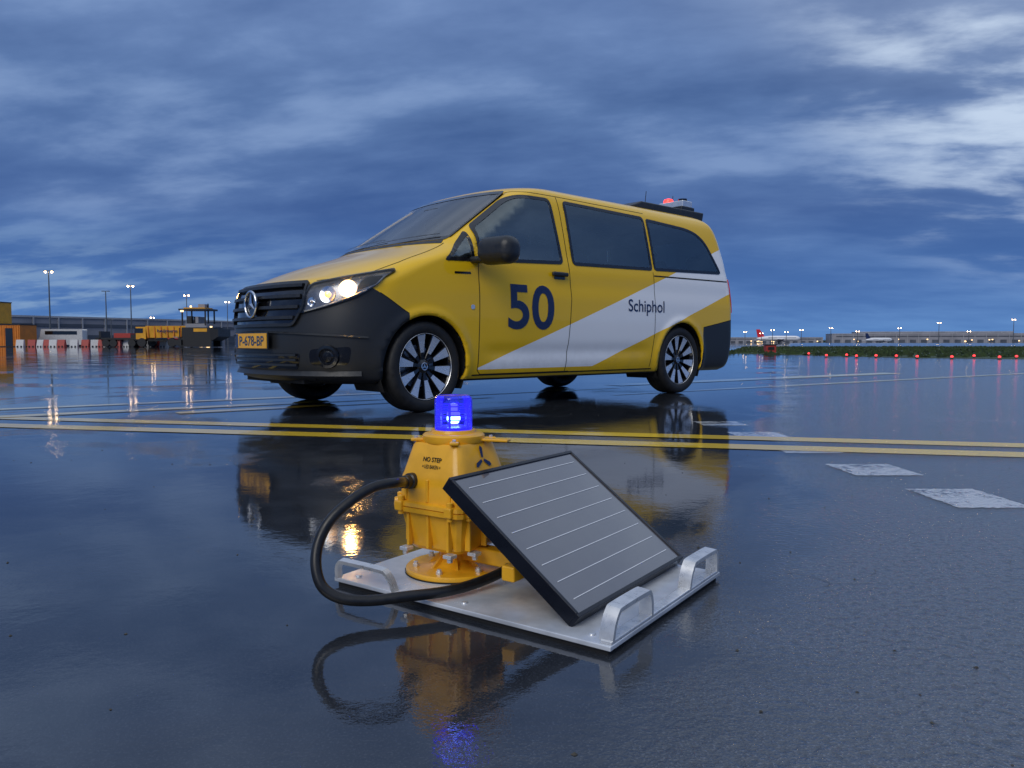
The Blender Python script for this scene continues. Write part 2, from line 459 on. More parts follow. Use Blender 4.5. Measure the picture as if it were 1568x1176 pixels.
# windshield & rear glass
ffs = lambda a, z: pt_front(a, z)
wsp = rounded([(-WS_PHI, WS_Z0), (WS_PHI, WS_Z0), (WS_PHI-.03, WS_Z1), (-WS_PHI+.03, WS_Z1)], .06)
wso = resample(wsp, .04)
ringpanel('windshield_seal', wso, inset(wso, .035), ffs, .002, M_gloss, .004)
conform('windshield_glass', inset(wso, .01), ffs, .0015, M_glass_front, .05)
rgo = resample(rounded([(-RG[0], RG[1]), (RG[0], RG[1]), (RG[0], RG[2]), (-RG[0], RG[2])], .06), .04)
frr = lambda a, z: pt_rear(a, z)
ringpanel('rear_window_seal', rgo, inset(rgo, .04), frr, .002, M_gloss, .004)
conform('rear_window_glass', inset(rgo, .01), frr, .0015, M_glass_side, .06)
ribbon('cowl_strip', [(a/20*.95, 1.297) for a in range(-20, 21)], ffs, .05, .003, M_plastic)
for y0, y1 in ((-.75, .05), (.0, .8)):
    ribbon('wiper_blade', [(y0+(y1-y0)*k/12, 1.325+.03*k/12) for k in range(13)], ffs, .018, .02, M_plastic)

# grille: dark recess, slats, star
gr = rounded([(-.50, .63), (.50, .63), (.60, .78), (.57, .945), (-.57, .945), (-.60, .78)], .05)
conform('grille_recess', gr, ffs, .004, M_gloss, .04)
for zc, a in ((.69, .50), (.765, .54), (.84, .55), (.91, .53)):
    pts = [offset(ffs, -a+2*a*k/40, zc, .02) for k in range(41)]
    sweep('grille_slat', [L(p) for p in pts], [(-.016, -.012), (-.004, .016), (.012, .014), (.016, -.008)], M_plastic, van)
ringpanel('grille_surround', resample(gr, .04), inset(resample(gr, .04), .022), ffs, .012, M_plastic, .02)
st = empty('star_emblem', L((-.905, 0, .80))); st.parent = van
lathe('badge_dish', [(0, 0), (.088, 0), (.088, .012), (0, .014)], M_gloss, st, axis='x', n=40)
tube('badge_ring', [(.02, .095*math.cos(2*math.pi*k/40), .095*math.sin(2*math.pi*k/40)) for k in range(41)], .009, M_chrome, st)
for k in range(3):
    a = math.pi/2+k*2*math.pi/3
    d = Vector((0, math.cos(a), math.sin(a))); q = Vector((0, -d.z, d.y))
    V0 = [Vector((.018, 0, 0))+q*.02, Vector((.018, 0, 0))-q*.02, Vector((.03, 0, 0)), Vector((.022, 0, 0))+d*.092]
    mkobj('badge_arm', V0, [(0, 2, 3), (2, 1, 3), (0, 1, 2)], M_chrome, st)
conform('lower_intake', rounded([(-.52, .33), (.52, .33), (.56, .44), (-.56, .44)], .03), ffs, .004, M_gloss, .04)
for zc in (.36, .395, .43):
    pts = [L(offset(ffs, -.52+1.04*k/30, zc, .01)) for k in range(31)]
    sweep('intake_slat', pts, [(-.008, -.008), (.008, -.008), (.008, .008), (-.008, .008)], M_plastic, van)
pts = [L(offset(ffs, -1.2+2.4*k/50, .30, .012)) for k in range(51)]
sweep('bumper_lip', pts, [(-.02, -.012), (.0, .022), (.02, -.012)], M_plastic, van)
pts = [L(offset(ffs, -1.30+2.6*k/60, .60-.035*abs(-1.3+2.6*k/60), .002)) for k in range(61)]
sweep('bumper_ridge', pts, [(-.012, -.006), (.0, .007), (.012, -.006)], M_plastic, van)
M_plate = mat('plate_yellow', (.85, .42, .015), .35, var=.05)
pl = empty('number_plate', L((-.925, 0, .53))); pl.parent = van
box('plate_holder', (-.006, 0, 0), (.012, .54, .125), M_plastic, pl, .003)
box('plate_face', (.002, 0, 0), (.006, .52, .11), M_plate, pl, .002)
box('plate_band', (.0025, -.24, 0), (.008, .036, .104), M_navy, pl, .001)
flat_text('plate_text', 'P-678-BP', .42, .075, M_gloss, pl, (.0065, .012, 0), (rad(90), 0, rad(90)), .02)

# headlights
M_hlbase = mat('headlight_inner', (.30, .30, .32), .25, metal=.8)
M_lamp = mat('headlight_bulb', (1, .8, .5), .2, emit=(1., .54, .17), es=100)
M_lampdim = mat('headlight_reflector', (.8, .7, .5), .15, metal=.6, emit=(1., .46, .11), es=2.2)
M_hlglass = glass_mat('headlight_glass', (.9, .92, .94), ior=1.45)
hlp = rounded([(.53, .715), (.60, .93), (.90, .975), (1.25, 1.04), (1.33, 1.02), (1.36, .93), (1.15, .835), (.85, .765)], [.02, .03, .1, .02, .02, .06, .1, .1])
for sg in (1, -1):
    ff = lambda a, z, sg=sg: pt_front(sg*a, z)
    conform('headlight_housing', hlp, ff, .003, M_hlbase, .035)
    conform('headlight_dark', rounded([(1.12, .875), (1.32, .93), (1.30, .99), (1.12, .97)], .04), ff, .005, M_plastic, .03)
    hr = resample(hlp, .03)
    ringpanel('headlight_rim', hr, inset(hr, .012), ff, .008, M_gloss, .014)
    for (a, z, r, mm) in ((1.02, .89, .062, M_lamp), (.82, .85, .058, M_lampdim), (.66, .80, .032, M_chrome)):
        c = offset(ff, a, z, .004); n = (offset(ff, a, z, .05)-c).normalized()
        lc = L(c); ln = L(n); e = empty('lamp_unit', lc); e.parent = van
        e.rotation_mode = 'QUATERNION'; e.rotation_quaternion = Vector((0, 0, 1)).rotation_difference(ln)
        lathe('reflector', [(r, 0), (r*1.02, .004), (r*.85, .003), (r*.5, .001), (0, .001)], (M_lampdim if mm is M_lamp else M_chrome), e, n=32)
        k_ = .58 if mm is M_lamp else .4
        lathe('bulb', [(r*k_, .001), (r*k_*.9, .012), (r*k_*.5, .018), (0, .02)], mm, e, n=24)
    conform('headlight_cover', hr, ff, .024, M_hlglass, .05)
    drl = [offset(ff, .60+.03*k, .735+.0045*k+ (.00012*k*k), .012) for k in range(22)]
    tube('headlight_strip', [L(p) for p in drl], .006, M_silver, van, 8)
    c = offset(ff, .86, .42, .004); n = (offset(ff, .86, .42, .05)-c).normalized()
    e = empty('fog_lamp', L(c)); e.parent = van; e.rotation_mode = 'QUATERNION'; e.rotation_quaternion = Vector((0, 0, 1)).rotation_difference(L(n))
    lathe('fog_bezel', [(.085, 0), (.08, .014), (.06, .016), (.052, .004), (0, .003)], M_gloss, e, n=32)
    lathe('fog_lens', [(.045, .004), (.035, .012), (0, .014)], M_gloss, e, n=24)
    conform('fog_recess', rounded([(.66, .36), (1.08, .36), (1.12, .49), (.66, .47)], .05), ff, .002, M_gloss, .04)

# mirrors
for sg in (1, -1):
    m = box('wing_mirror', L((.52, sg*1.15, 1.215)), (.20, .34, .21), M_plastic, van, .085, rot=(0, 0, sg*.18), seg=7)
    box('mirror_glass', L((.623, sg*1.15, 1.215)), (.006, .20, .12), M_chrome, van, .002, rot=(0, 0, sg*.18))
    box('mirror_arm', L((.47, sg*.985, 1.155)), (.10, .14, .05), M_plastic, van, .018)

# wheels
def wheel(x, sg, steer=0):
    w = empty('wheel', (x, sg*.815, .34)); w.parent = van
    w.rotation_euler = (0, 0, (math.pi if sg < 0 else 0)+steer)
    lathe('tyre', [(.245, -.10), (.262, -.112), (.30, -.118), (.326, -.108), (.338, -.085), (.34, -.03), (.34, .03), (.338, .085), (.326, .108), (.30, .118), (.262, .112), (.248, .10), (.24, .06)], M_rubber, w, 72, 'y', autosm=60)
    for g in (-.06, -.02, .02, .06):
        lathe('tread_groove', [(.3402, g-.004), (.3404, g), (.3402, g+.004)], M_dark, w, 72, 'y')
    lathe('rim_barrel', [(.246, .104), (.252, .106), (.248, .098), (.236, .085), (.225, .02), (.225, -.08)], M_gloss, w, 64, 'y')
    lathe('rim_lip', [(.2435, .103), (.246, .1065), (.249, .104)], M_silver, w, 64, 'y')
    lathe('brake_disc', [(0, -.01), (.16, -.01), (.16, -.02)], M_hlbase, w, 48, 'y')
    lathe('rim_back', [(0, -.05), (.225, -.05)], M_dark, w, 48, 'y')
    lathe('hub', [(0, .085), (.028, .085), (.034, .08), (.055, .07), (.062, .05), (.062, .0)], M_gloss, w, 36, 'y')
    lathe('hub_star', [(.022, .0862), (.027, .0875), (.030, .0862)], M_chrome, w, 30, 'y')
    for k in range(3):
        a = math.pi/2+k*2*math.pi/3
        V0 = [(.007*math.cos(a+1.57), .0865, .007*math.sin(a+1.57)), (-.007*math.cos(a+1.57), .0865, -.007*math.sin(a+1.57)), (.024*math.cos(a), .0865, .024*math.sin(a))]
        mkobj('hub_star_arm', V0, [(0, 1, 2)], M_chrome, w)
    V, F, MI = [], [], []
    for k in range(10):
        a = 2*math.pi*k/10+.16
        c, s = math.cos(a), math.sin(a)
        sec = [(.05, .010, .072), (.105, .018, .080), (.19, .034, .09), (.238, .044, .097)]
        b = len(V)
        for r, hw, y in sec:
            for q, yy in ((-hw, y-.004), (-hw*.85, y), (hw*.85, y), (hw, y-.004), (hw*.9, y-.035), (-hw*.9, y-.035)):
                V.append((r*c-q*s, yy, r*s+q*c))
        for i in range(3):
            for j in range(6):
                j2 = (j+1) % 6
                F.append((b+i*6+j, b+i*6+j2, b+i*6+6+j2, b+i*6+6+j)); MI.append(0 if j == 1 and i > 0 else 1)
    ob = mkobj('spokes', V, F, [M_silver, M_gloss], w)
    for p, i in zip(ob.data.polygons, MI): p.material_index = i
    return w
for x, stv in ((0., rad(3)), (-3.2, 0)):
    for sg in (1, -1): wheel(x, sg, stv)
for c in (0., 3.2):
    for sg in (1, -1):
        V, F = [], []; n = 40
        for k in range(n+1):
            a = math.pi*k/n*1.3-math.pi*.15
            for y in (.52, .905): V.append((-(c+.392*math.cos(a)), sg*y, .34+.392*math.sin(a)))
        for k in range(n): F.append((2*k, 2*k+1, 2*k+3, 2*k+2))
        V.append((-c, sg*.52, .34)); cc = len(V)-1
        for k in range(n): F.append((2*k, 2*k+2, cc))
        mkobj('wheel_well', V, F, M_dark, van)
boxes('chassis', [((-1.6, 0, .25), (2.3, 1.7, .06), 0), ((-1.6, 0, .27), (4.7, .95, .10), 0), ((0, 0, .3), (.12, 1.3, .1), 0), ((-3.2, 0, .3), (.12, 1.4, .1), 0),
                  ((-3.9, 0, .28), (.5, 1.6, .05), 0), ((.55, 0, .28), (.35, 1.2, .06), 0), ((-1.6, 0, .42), (4.8, .95, .04), 0), ((-1.6, 0, .46), (2.3, 1.75, .04), 0)], [M_dark], van)
tube('front_axle', [(0, -.75, .34), (0, .75, .34)], .035, M_dark, van)
tube('rear_axle', [(-3.2, -.75, .34), (-3.2, .75, .34)], .05, M_dark, van)
def seat(x, y, z=.62, w=.48):
    box('seat_cushion', (x, y, z), (.48, w, .16), M_seat, van, .05)
    box('seat_back', (x-.27, y, z+.30), (.15, w, .56), M_seat, van, .06, rot=(0, rad(-12), 0))
    box('head_rest', (x-.35, y, z+.68), (.10, .26, .17), M_seat, van, .04)
for y in (.42, -.42): seat(-1.25, y, .66)
for x in (-2.25, -3.15):
    for y in (.55, 0, -.55): seat(x, y, .56, .46)
box('dashboard', (-.42, 0, 1.02), (.5, 1.5, .26), M_dash, van, .08)
box('instrument_hood', (-.55, .42, 1.17), (.22, .40, .10), M_dash, van, .04)
tube('steering_wheel', [(-.80+.07*math.sin(2*math.pi*k/24), .42+.19*math.cos(2*math.pi*k/24), 1.13+.17*math.sin(2*math.pi*k/24)) for k in range(25)], .014, M_plastic, van)
box('rear_mirror', (-.75, 0, 1.66), (.03, .22, .07), M_plastic, van, .02)
# roof equipment
V = [(-2.75, .62, 1.885), (-2.75, -.62, 1.885), (-3.96, .66, 1.80), (-3.96, -.66, 1.80),
     (-2.95, .62, 1.955), (-2.95, -.62, 1.955), (-4.0, .66, 1.945), (-4.0, -.66, 1.945)]
ob = mkobj('roof_rack_fairing', V, [(0, 2, 6, 4), (1, 5, 7, 3), (0, 4, 5, 1), (2, 3, 7, 6), (4, 6, 7, 5), (0, 1, 3, 2)], M_plastic, van)
bv = ob.modifiers.new('b', 'BEVEL'); bv.width = .015; bv.segments = 3
box('roof_light_mount', (-3.80, .42, 1.975), (.24, .34, .05), M_plastic, van, .01)
box('roof_light_housing', (-3.80, .42, 2.03), (.18, .32, .07), M_silver, van, .01)
M_redlamp = mat('red_flashing_lamp', (.6, .02, .02), .2, emit=(1, .04, .03), es=3)
lathe('red_roof_beacon', [(.055, 0), (.055, .02), (.045, .04), (.02, .048), (0, .05)], M_redlamp, van, 28, loc=(-3.78, .34, 2.066))
lathe('roof_blue_lens', [(.05, 0), (.05, .03), (.0, .035)], M_gloss, van, 28, loc=(-3.82, .50, 2.066))
tube('roof_antenna', [(-3.4, .3, 1.95), (-3.43, .3, 2.16)], .004, M_plastic, van, 6)
tube('roof_antenna', [(-3.9, .3, 1.94), (-3.92, .3, 2.17)], .004, M_plastic, van, 6)

# ------------------------------------------------------------------ SOLAR BEACON
M_by = mat('beacon_yellow_paint', (.84, .42, .015), .36, coat=.25, var=.08, nscale=20, bump=.0003)
M_alu = mat('wet_aluminium_plate', (.58, .61, .66), .24, metal=.2, var=.25, nscale=5, bump=.0004)
M_bar = mat('galvanised_bar', (.70, .71, .72), .3, metal=.5, var=.12, nscale=30)
M_hose = mat('black_hose', (.012, .012, .013), .35, var=.2, nscale=60)
bc = empty('solar_beacon_unit', (.1615, 1.249, 0), math.atan2(.819, .574))
box('rubber_foot', (.255, .33, .004), (.50, .65, .008), M_dark, bc)
box('base_plate', (.255, .33, .013), (.512, .664, .009), M_alu, bc, .002)
box('edge_strip', (.255, .010, .0205), (.50, .022, .006), M_bar, bc, .002)
def handle(name, p0, p1, h, lean=Vector((0, 0, 0)), w=.013):
    p0 = Vector(p0); p1 = Vector(p1); d = (p1-p0); up = Vector((0, 0, h))+lean
    raw = [p0, p0+up*.55+d*.03, p0+up*.92+d*.10, p0+up+d*.2, p1+up-d*.2, p1+up*.92-d*.10, p1+up*.55-d*.03, p1]
    sweep(name, catmull(raw, 4), [(-w, -.004), (w, -.004), (w, .004), (-w, .004)], M_bar, bc, up=-d.normalized(), autosm=30)
handle('carry_handle', (.012, .012, .02), (.165, .012, .02), .052, Vector((0, -.004, 0)))
handle('carry_handle', (.345, .012, .02), (.498, .012, .02), .052, Vector((0, -.004, 0)))
handle('carry_handle', (.006, .49, .016), (.006, .655, .016), .042, Vector((-.01, 0, 0)), .007)
handle('carry_handle', (.505, .49, .016), (.505, .655, .016), .042, Vector((.01, 0, 0)), .007)
for x in (.03, .48):
    for y in (.05, .33, .62): lathe('plate_screw', [(.007, .0175), (.006, .020), (0, .0205)], M_bar, bc, 10, loc=(x, y, 0))
BX, BY = .19, .487
hd = empty('beacon_head', (BX, BY, 0)); hd.parent = bc
lathe('base_flange', [(0, .017), (.103, .017), (.106, .019), (.106, .027), (.103, .030), (.05, .031), (.04, .036), (.032, .045), (.03, .085), (0, .085)], M_by, hd, 64)
lathe('flange_skirt', [(.108, .017), (.108, .021)], M_dark, hd, 48)
for k in range(6):
    a = 2*math.pi*k/6+.3
    lathe('flange_bolt', [(.007, .030), (.007, .036), (.005, .0365), (.005, .041), (0, .042)], M_bar, hd, 6, loc=(.084*math.cos(a), .084*math.sin(a), 0))
    V0 = [(.028*math.cos(a+.5), .028*math.sin(a+.5), .03), (.06*math.cos(a+.5), .06*math.sin(a+.5), .03), (.028*math.cos(a+.5), .028*math.sin(a+.5), .06)]
    g = mkobj('gusset', V0, [(0, 1, 2)], M_by, hd); s_ = g.modifiers.new('s', 'SOLIDIFY'); s_.thickness = .005; s_.offset = 0
def rsq(name, levels, m, parent, p=7, n=64, rz=0):
    V, F = [], []
    for z, h in levels:
        for k in range(n):
            a = 2*math.pi*(k+.5)/n; c, s = math.cos(a), math.sin(a)
            r = h/((abs(c)**p+abs(s)**p)**(1/p))
            V.append((r*c, r*s, z))
    for i in range(len(levels)-1):
        for k in range(n):
            k2 = (k+1) % n; F.append((i*n+k, i*n+k2, (i+1)*n+k2, (i+1)*n+k))
    F.append(tuple(range(n))); F.append(tuple((len(levels)-1)*n+k for k in range(n)))
    return mkobj(name, V, F, m, parent, True, rot=(0, 0, rz), autosm=30)
rsq('lower_housing', [(.070, .050), (.074, .066), (.082, .073), (.150, .086), (.158, .087)], M_by, hd, 9)
rsq('housing_lip', [(.156, .090), (.158, .099), (.168, .100), (.1685, .096), (.170, .096), (.1705, .100), (.178, .099), (.181, .09)], M_by, hd, 10)
rsq('upper_housing', [(.180, .089), (.186, .0885), (.232, .086), (.240, .083), (.298, .067), (.304, .063), (.305, .05)], M_by, hd, 9)
for sgx in (1, -1):
    for t in (-.055, 0, .055):
        for ax in (0, 1):
            x, y = (sgx*.083, t) if ax == 0 else (t, sgx*.083)
            box('rib', (x, y, .118), ((.014, .007, .07) if ax == 0 else (.007, .014, .07)), M_by, hd, .002)
            x, y = (sgx*.086, t*1.1) if ax == 0 else (t*1.1, sgx*.086)
            box('rib', (x, y, .206), ((.010, .007, .048) if ax == 0 else (.007, .010, .048)), M_by, hd, .002)
    for t in (-.07, .07):
        for ax in (0, 1):
            x, y = (sgx*.099, t) if ax == 0 else (t, sgx*.099)
            lathe('lid_screw', [(.007, .152), (.007, .190), (.004, .192), (0, .192)], M_by, hd, 12, loc=(x*.97, y*.97, 0))
            box('screw_lug', (x*.98, y*.98, .170), (.02, .02, .022), M_by, hd, .004)
for (x, y) in ((-.10, .06), (-.10, -.07), (-.05, -.1), (.07, -.1)):
    box('lower_clip', (x*.93, y*.93, .078), (.022, .022, .008), M_bar, hd, .002)
    lathe('clip_nut', [(.006, .066), (.006, .074), (0, .075)], M_bar, hd, 6, loc=(x*.95, y*.95, 0))
lathe('collar', [(0, .303), (.066, .303), (.068, .306), (.068, .318), (.064, .322), (.05, .324), (.048, .330), (0, .330)], M_by, hd, 48)
for a in (-50, 130, 40, 220):
    c, s = math.cos(rad(a)), math.sin(rad(a))
    box('collar_tab', (.076*c, .076*s, .3085), (.034, .020, .007), M_by, hd, .0025, rot=(0, 0, rad(a)))
    lathe('tab_screw', [(.004, .312), (.004, .316), (0, .316)], M_bar, hd, 10, loc=(.082*c, .082*s, 0))
box('cable_tab', (.03, -.085, .309), (.022, .075, .006), M_by, hd, .002, rot=(0, 0, rad(15)))
# lamp
M_dome = bpy.data.materials.new('blue_lens'); M_dome.use_nodes = True; nt = M_dome.node_tree; nt.nodes.clear()
o = nt.nodes.new('ShaderNodeOutputMaterial'); t = nt.nodes.new('ShaderNodeBsdfTransparent'); t.inputs[0].default_value = (.45, .5, 1, 1)
g = nt.nodes.new('ShaderNodeBsdfGlossy'); g.inputs['Roughness'].default_value = .03
fr = nt.nodes.new('ShaderNodeFresnel'); fr.inputs['IOR'].default_value = 1.7
em = nt.nodes.new('ShaderNodeEmission'); em.inputs[0].default_value = (.03, .02, 1, 1); em.inputs[1].default_value = .14
mx = nt.nodes.new('ShaderNodeMixShader'); ad = nt.nodes.new('ShaderNodeAddShader')
nt.links.new(fr.outputs[0], mx.inputs[0]); nt.links.new(t.outputs[0], mx.inputs[1]); nt.links.new(g.outputs[0], mx.inputs[2])
nt.links.new(mx.outputs[0], ad.inputs[0]); nt.links.new(em.outputs[0], ad.inputs[1]); nt.links.new(ad.outputs[0], o.inputs[0])
lathe('lamp_dome', [(.0415, .330), (.0415, .392), (.0395, .400), (.034, .4045), (.0, .406)], M_dome, hd, 48)
M_core = mat('blue_led_core', (.1, .1, .9), .3, emit=(.10, .09, 1.), es=3)
M_hot = mat('blue_led_hot', (.5, .7, 1), .3, emit=(.28, .55, 1.), es=16)
M_glow = mat('blue_reflector', (.08, .07, .8), .3, emit=(.06, .03, 1.), es=.9)
lathe('lamp_foot', [(.040, .331), (.039, .336), (.012, .339), (0, .340)], M_glow, hd, 32)
lathe('led_column', [(.010, .338), (.010, .352), (.014, .354), (.014, .366), (.009, .368), (.009, .385), (0, .388)], M_core, hd, 20)
lathe('led_hot', [(.010, .343), (.0145, .350), (.0145, .358), (.006, .364), (0, .376)], M_hot, hd, 20)
for zz_ in (.352, .362, .372, .382):
    lathe('fresnel_ring', [(.0385, zz_-.0012), (.0368, zz_), (.0385, zz_+.0012)], M_glow, hd, 40)
for k in range(4):
    a = k*math.pi/2+.4
    box('lens_post', (.030*math.cos(a), .030*math.sin(a), .362), (.004, .004, .05), M_glow, hd)
tilt = math.atan2(.016, .058)
flat_text('label_text', 'NO STEP', .05, .010, M_seam, hd, (-.0760, -.004, .272), (rad(90)-tilt, 0, rad(-90)), .02)
flat_text('label_text_line', '= LED BAKEN =', .05, .008, M_seam, hd, (-.0800, -.004, .257), (rad(90)-tilt, 0, rad(-90)), .01)
for k in range(3):
    a = math.pi/2+k*2*math.pi/3
    V0 = []
    for r, q in ((.004, -.003), (.024, -.006), (.030, .0), (.024, .004), (.004, .003)):
        X = r*math.cos(a)-q*math.sin(a); Zl = r*math.sin(a)+q*math.cos(a)
        V0.append((.004+X, -(.0757-.276*(Zl)) -.0012, .270+Zl*.96))
    mkobj('blade_emblem', V0, [(0, 1, 2, 3, 4)], M_navy, hd)
lathe('cable_gland', [(.017, 0), (.017, .012), (.014, .014), (.014, .026), (.012, .028), (.012, .036), (0, .036)], M_hose, hd, 20, axis='x', loc=(-.083, .045, .224), rot=(0, 0, math.pi))
def W2L(x, y, z):
    dx, dy = x-.1585, y-1.253
    return (dx*.574+dy*.819, -dx*.791+dy*.611, z)
hz = []
for px, d, z in ((640, 1.62, .225), (608, 1.575, .236), (570, 1.54, .233), (532, 1.51, .210), (500, 1.485, .178), (482, 1.47, .138), (478, 1.455, .098), (488, 1.445, .063), (516, 1.445, .042), (560, 1.455, .034), (620, 1.475, .035), (680, 1.505, .034), (730, 1.55, .036), (775, 1.60, .046), (806, 1.66, .062), (840, 1.72, .07)):
    hz.append(W2L((px-784)/1180*d, d-.02, z))
hz[0] = (BX-.108, BY+.045, .224)
hz.insert(0, (BX-.085, BY+.045, .224))
tube('power_hose', catmull(hz, 8), .0105, M_hose, bc, 16)
box('mount_arm', (BX+.01, .36, .062), (.036, .26, .034), M_by, bc, .004)
box('mount_arm_cross', (BX+.0, .25, .08), (.26, .03, .03), M_by, bc, .004)
box('panel_strut', (BX+.10, .26, .10), (.02, .02, .10), M_bar, bc, .002)
# solar panel
M_cell = bpy.data.materials.new('solar_cells'); M_cell.use_nodes = True; nt = M_cell.node_tree; P = nt.nodes['Principled BSDF']
oc = OBJC(nt); s3 = nt.nodes.new('ShaderNodeSeparateXYZ'); nt.links.new(oc, s3.inputs[0])
fin = MA(nt, 'GREATER_THAN', MA(nt, 'SINE', MA(nt, 'MULTIPLY', s3.outputs[0], 2*math.pi/.004)), .7)
cl = MIXC(nt, MA(nt, 'MULTIPLY', fin, .35), (.062, .061, .080), (.19, .185, .22))
cl = MIXC(nt, MAPR(nt, NOISE(nt, oc, 20, 5), .35, .7, 0, .3), cl, (.10, .098, .115))
nt.links.new(cl, P.inputs['Base Color']); P.inputs['Roughness'].default_value = .34
P.inputs['Coat Weight'].default_value = 1.; P.inputs['Coat Roughness'].default_value = .06; P.inputs['Coat IOR'].default_value = 1.7
PW, PL = .465, .367
pn = empty('solar_panel', (.04, .082, .036)); pn.parent = bc; pn.rotation_euler = (math.atan2(.216, .294), 0, 0)
box('panel_back', (PW/2, PL/2, -.010), (PW-.006, PL-.006, .012), M_dark, pn)
box('panel_glass', (PW/2, PL/2, -.002), (PW-.012, PL-.012, .004), M_cell, pn)
M_frame = mat('black_anodised_frame', (.012, .014, .022), .3, metal=.4)
for c, s in (((PW/2, .004, -.012), (PW, .008, .030)), ((PW/2, PL-.004, -.012), (PW, .008, .030)), ((.004, PL/2, -.012), (.008, PL-.016, .030)), ((PW-.004, PL/2, -.012), (.008, PL-.016, .030))):
    box('panel_frame', c, s, M_frame, pn, .001)
M_bus = mat('bus_bar_white', (.75, .76, .78), .4, var=.05)
boxes('bus_bars', [((PW/2, .035+i*(PL-.07)/7, .0004), (PW-.06, .0016, .0012), 0) for i in range(8)], [M_bus], pn)

# ------------------------------------------------------------------ GROUND
def wet(name, base_a, base_b, paint=None, worn=.5):
    m, nt, P, O = new_mat(name)
    oc = nt.nodes.new('ShaderNodeNewGeometry').outputs['Position']
    big = NOISE(nt, oc, .7, 6, .6, .4); mid = NOISE(nt, oc, 7, 5, .6); fine = NOISE(nt, oc, 62, 3, .55)
    fine2 = NOISE(nt, oc, 240, 2, .5)
    sx = nt.nodes.new('ShaderNodeSeparateXYZ'); nt.links.new(oc, sx.inputs[0])
    # the stones stand proud of the water film towards +x close by; sky sheen is painted in there too
    bias = MAPR(nt, MA(nt, 'ADD', sx.outputs[0], MA(nt, 'MULTIPLY', sx.outputs[1], -.36)), -.5, .6, 0, .38)
    dry_sheen = MAPR(nt, MA(nt, 'ADD', big, bias), .49, .82)
    col = MIXC(nt, MAPR(nt, mid, .3, .7), base_a, base_b)
    col = MIXC(nt, MA(nt, 'MULTIPLY', dry_sheen, .8), col, (.075, .088, .115))  # drier grey, lifted so the colour also carries the bright sky's sheen
    col = MIXC(nt, MA(nt, 'MULTIPLY', MAPR(nt, fine2, .52, .70), MA(nt, 'MULTIPLY_ADD', dry_sheen, .7, .12)), col, (.20, .22, .26))
    col = MIXC(nt, MA(nt, 'MULTIPLY', MAPR(nt, fine, .5, .36), MA(nt, 'MULTIPLY', dry_sheen, .7)), col, (.018, .020, .025))
    if paint:
        w = MAPR(nt, MA(nt, 'ADD', MA(nt, 'MULTIPLY', NOISE(nt, oc, 40, 6, .7), .6), MA(nt, 'MULTIPLY', mid, .5)), worn-.07, worn+.07)
        col = MIXC(nt, w, col, paint)
    nt.links.new(col, P.inputs['Base Color'])
    r = MA(nt, 'MULTIPLY_ADD', dry_sheen, .09, .015)
    nt.links.new(r, P.inputs['Roughness']); P.inputs['IOR'].default_value = 1.78
    hgt = MA(nt, 'MULTIPLY_ADD', fine2, .30, fine)
    b1 = nt.nodes.new('ShaderNodeBump'); b1.inputs['Distance'].default_value = .0065
    nt.links.new(MA(nt, 'MULTIPLY_ADD', dry_sheen, .85, .018), b1.inputs['Strength']); nt.links.new(hgt, b1.inputs['Height'])
    b2 = BUMP(nt, mid, .11, .006, b1.outputs[0])
    nt.links.new(b2, P.inputs['Normal'])
    return m
M_asph = wet('wet_asphalt', (.017, .020, .026), (.030, .034, .042))
mkobj('ground', [(-3500, -300, 0), (3500, -300, 0), (3500, 4500, 0), (-3500, 4500, 0)], [(0, 1, 2, 3)], M_asph)
M_yl = wet('worn_yellow_paint', (.03, .03, .034), (.045, .045, .05), (.88, .60, .06), .34)
M_wl = wet('worn_white_paint', (.03, .03, .034), (.05, .05, .055), (.56, .59, .63), .50)
def line(a, b, w, m, V, F):
    a = Vector(a); b = Vector(b); d = (b-a).normalized(); n = Vector((-d.y, d.x))*w/2; k = len(V)
    for p in (a-n, b-n, b+n, a+n): V.append((p.x, p.y, 0))
    F.append((k, k+1, k+2, k+3))
V, F = [], []
line((-9.6, 6.2+.05), (7.2, 2.43), .18, None, V, F)
line((-10.2, 6.85), (7.4, 2.72), .17, None, V, F)
mkobj('yellow_taxiway_line', [(v[0], v[1], .003) for v in V], F, M_yl)
V, F = [], []
line((-4.3, 4.78), (1.2, 8.82), .17, None, V, F)
line((-2.45, 5.62), (-.2, 7.3), .15, None, V, F)
line((-5.3, 4.95), (-1.2, 7.9), .12, None, V, F)
mkobj('yellow_taxiway_line', [(v[0], v[1], .005) for v in V], F, M_yl)
V, F = [], []
line((1.2, 9.3), (6.4, 12.95), .34, None, V, F)
line((1.0, 7.6), (10.5, 14.2), .10, None, V, F)
mkobj('pale_apron_line', [(v[0], v[1], .004) for v in V], F, wet('worn_pale_paint', (.03, .03, .034), (.045, .045, .05), (.72, .70, .46), .38))
V, F = [], []
for y0, y1, x0, x1 in ((2.40, 2.71, 1.405, 1.645), (2.99, 3.27, 1.345, 1.615), (3.60, 3.84, 1.29, 1.56), (4.16, 4.45, 1.25, 1.53), (4.8, 5.05, 1.2, 1.48), (1.75, 2.05, 1.46, 1.70)):
    k = len(V); n = 22; ring_ = []
    cs = [(x0, y0), (x1, y0), (x1-.01, y1), (x0-.01, y1)]
    for i in range(4):
        a, b = Vector(cs[i]), Vector(cs[(i+1) % 4])
        for j in range(n):
            p = a+(b-a)*j/n+Vector((random.gauss(0, .003), random.gauss(0, .003))); ring_.append((p.x, p.y, .0008))
    V += ring_; F.append(tuple(range(k, k+len(ring_))))
mkobj('white_dashed_marking', V, F, M_wl)
V, F = [], []
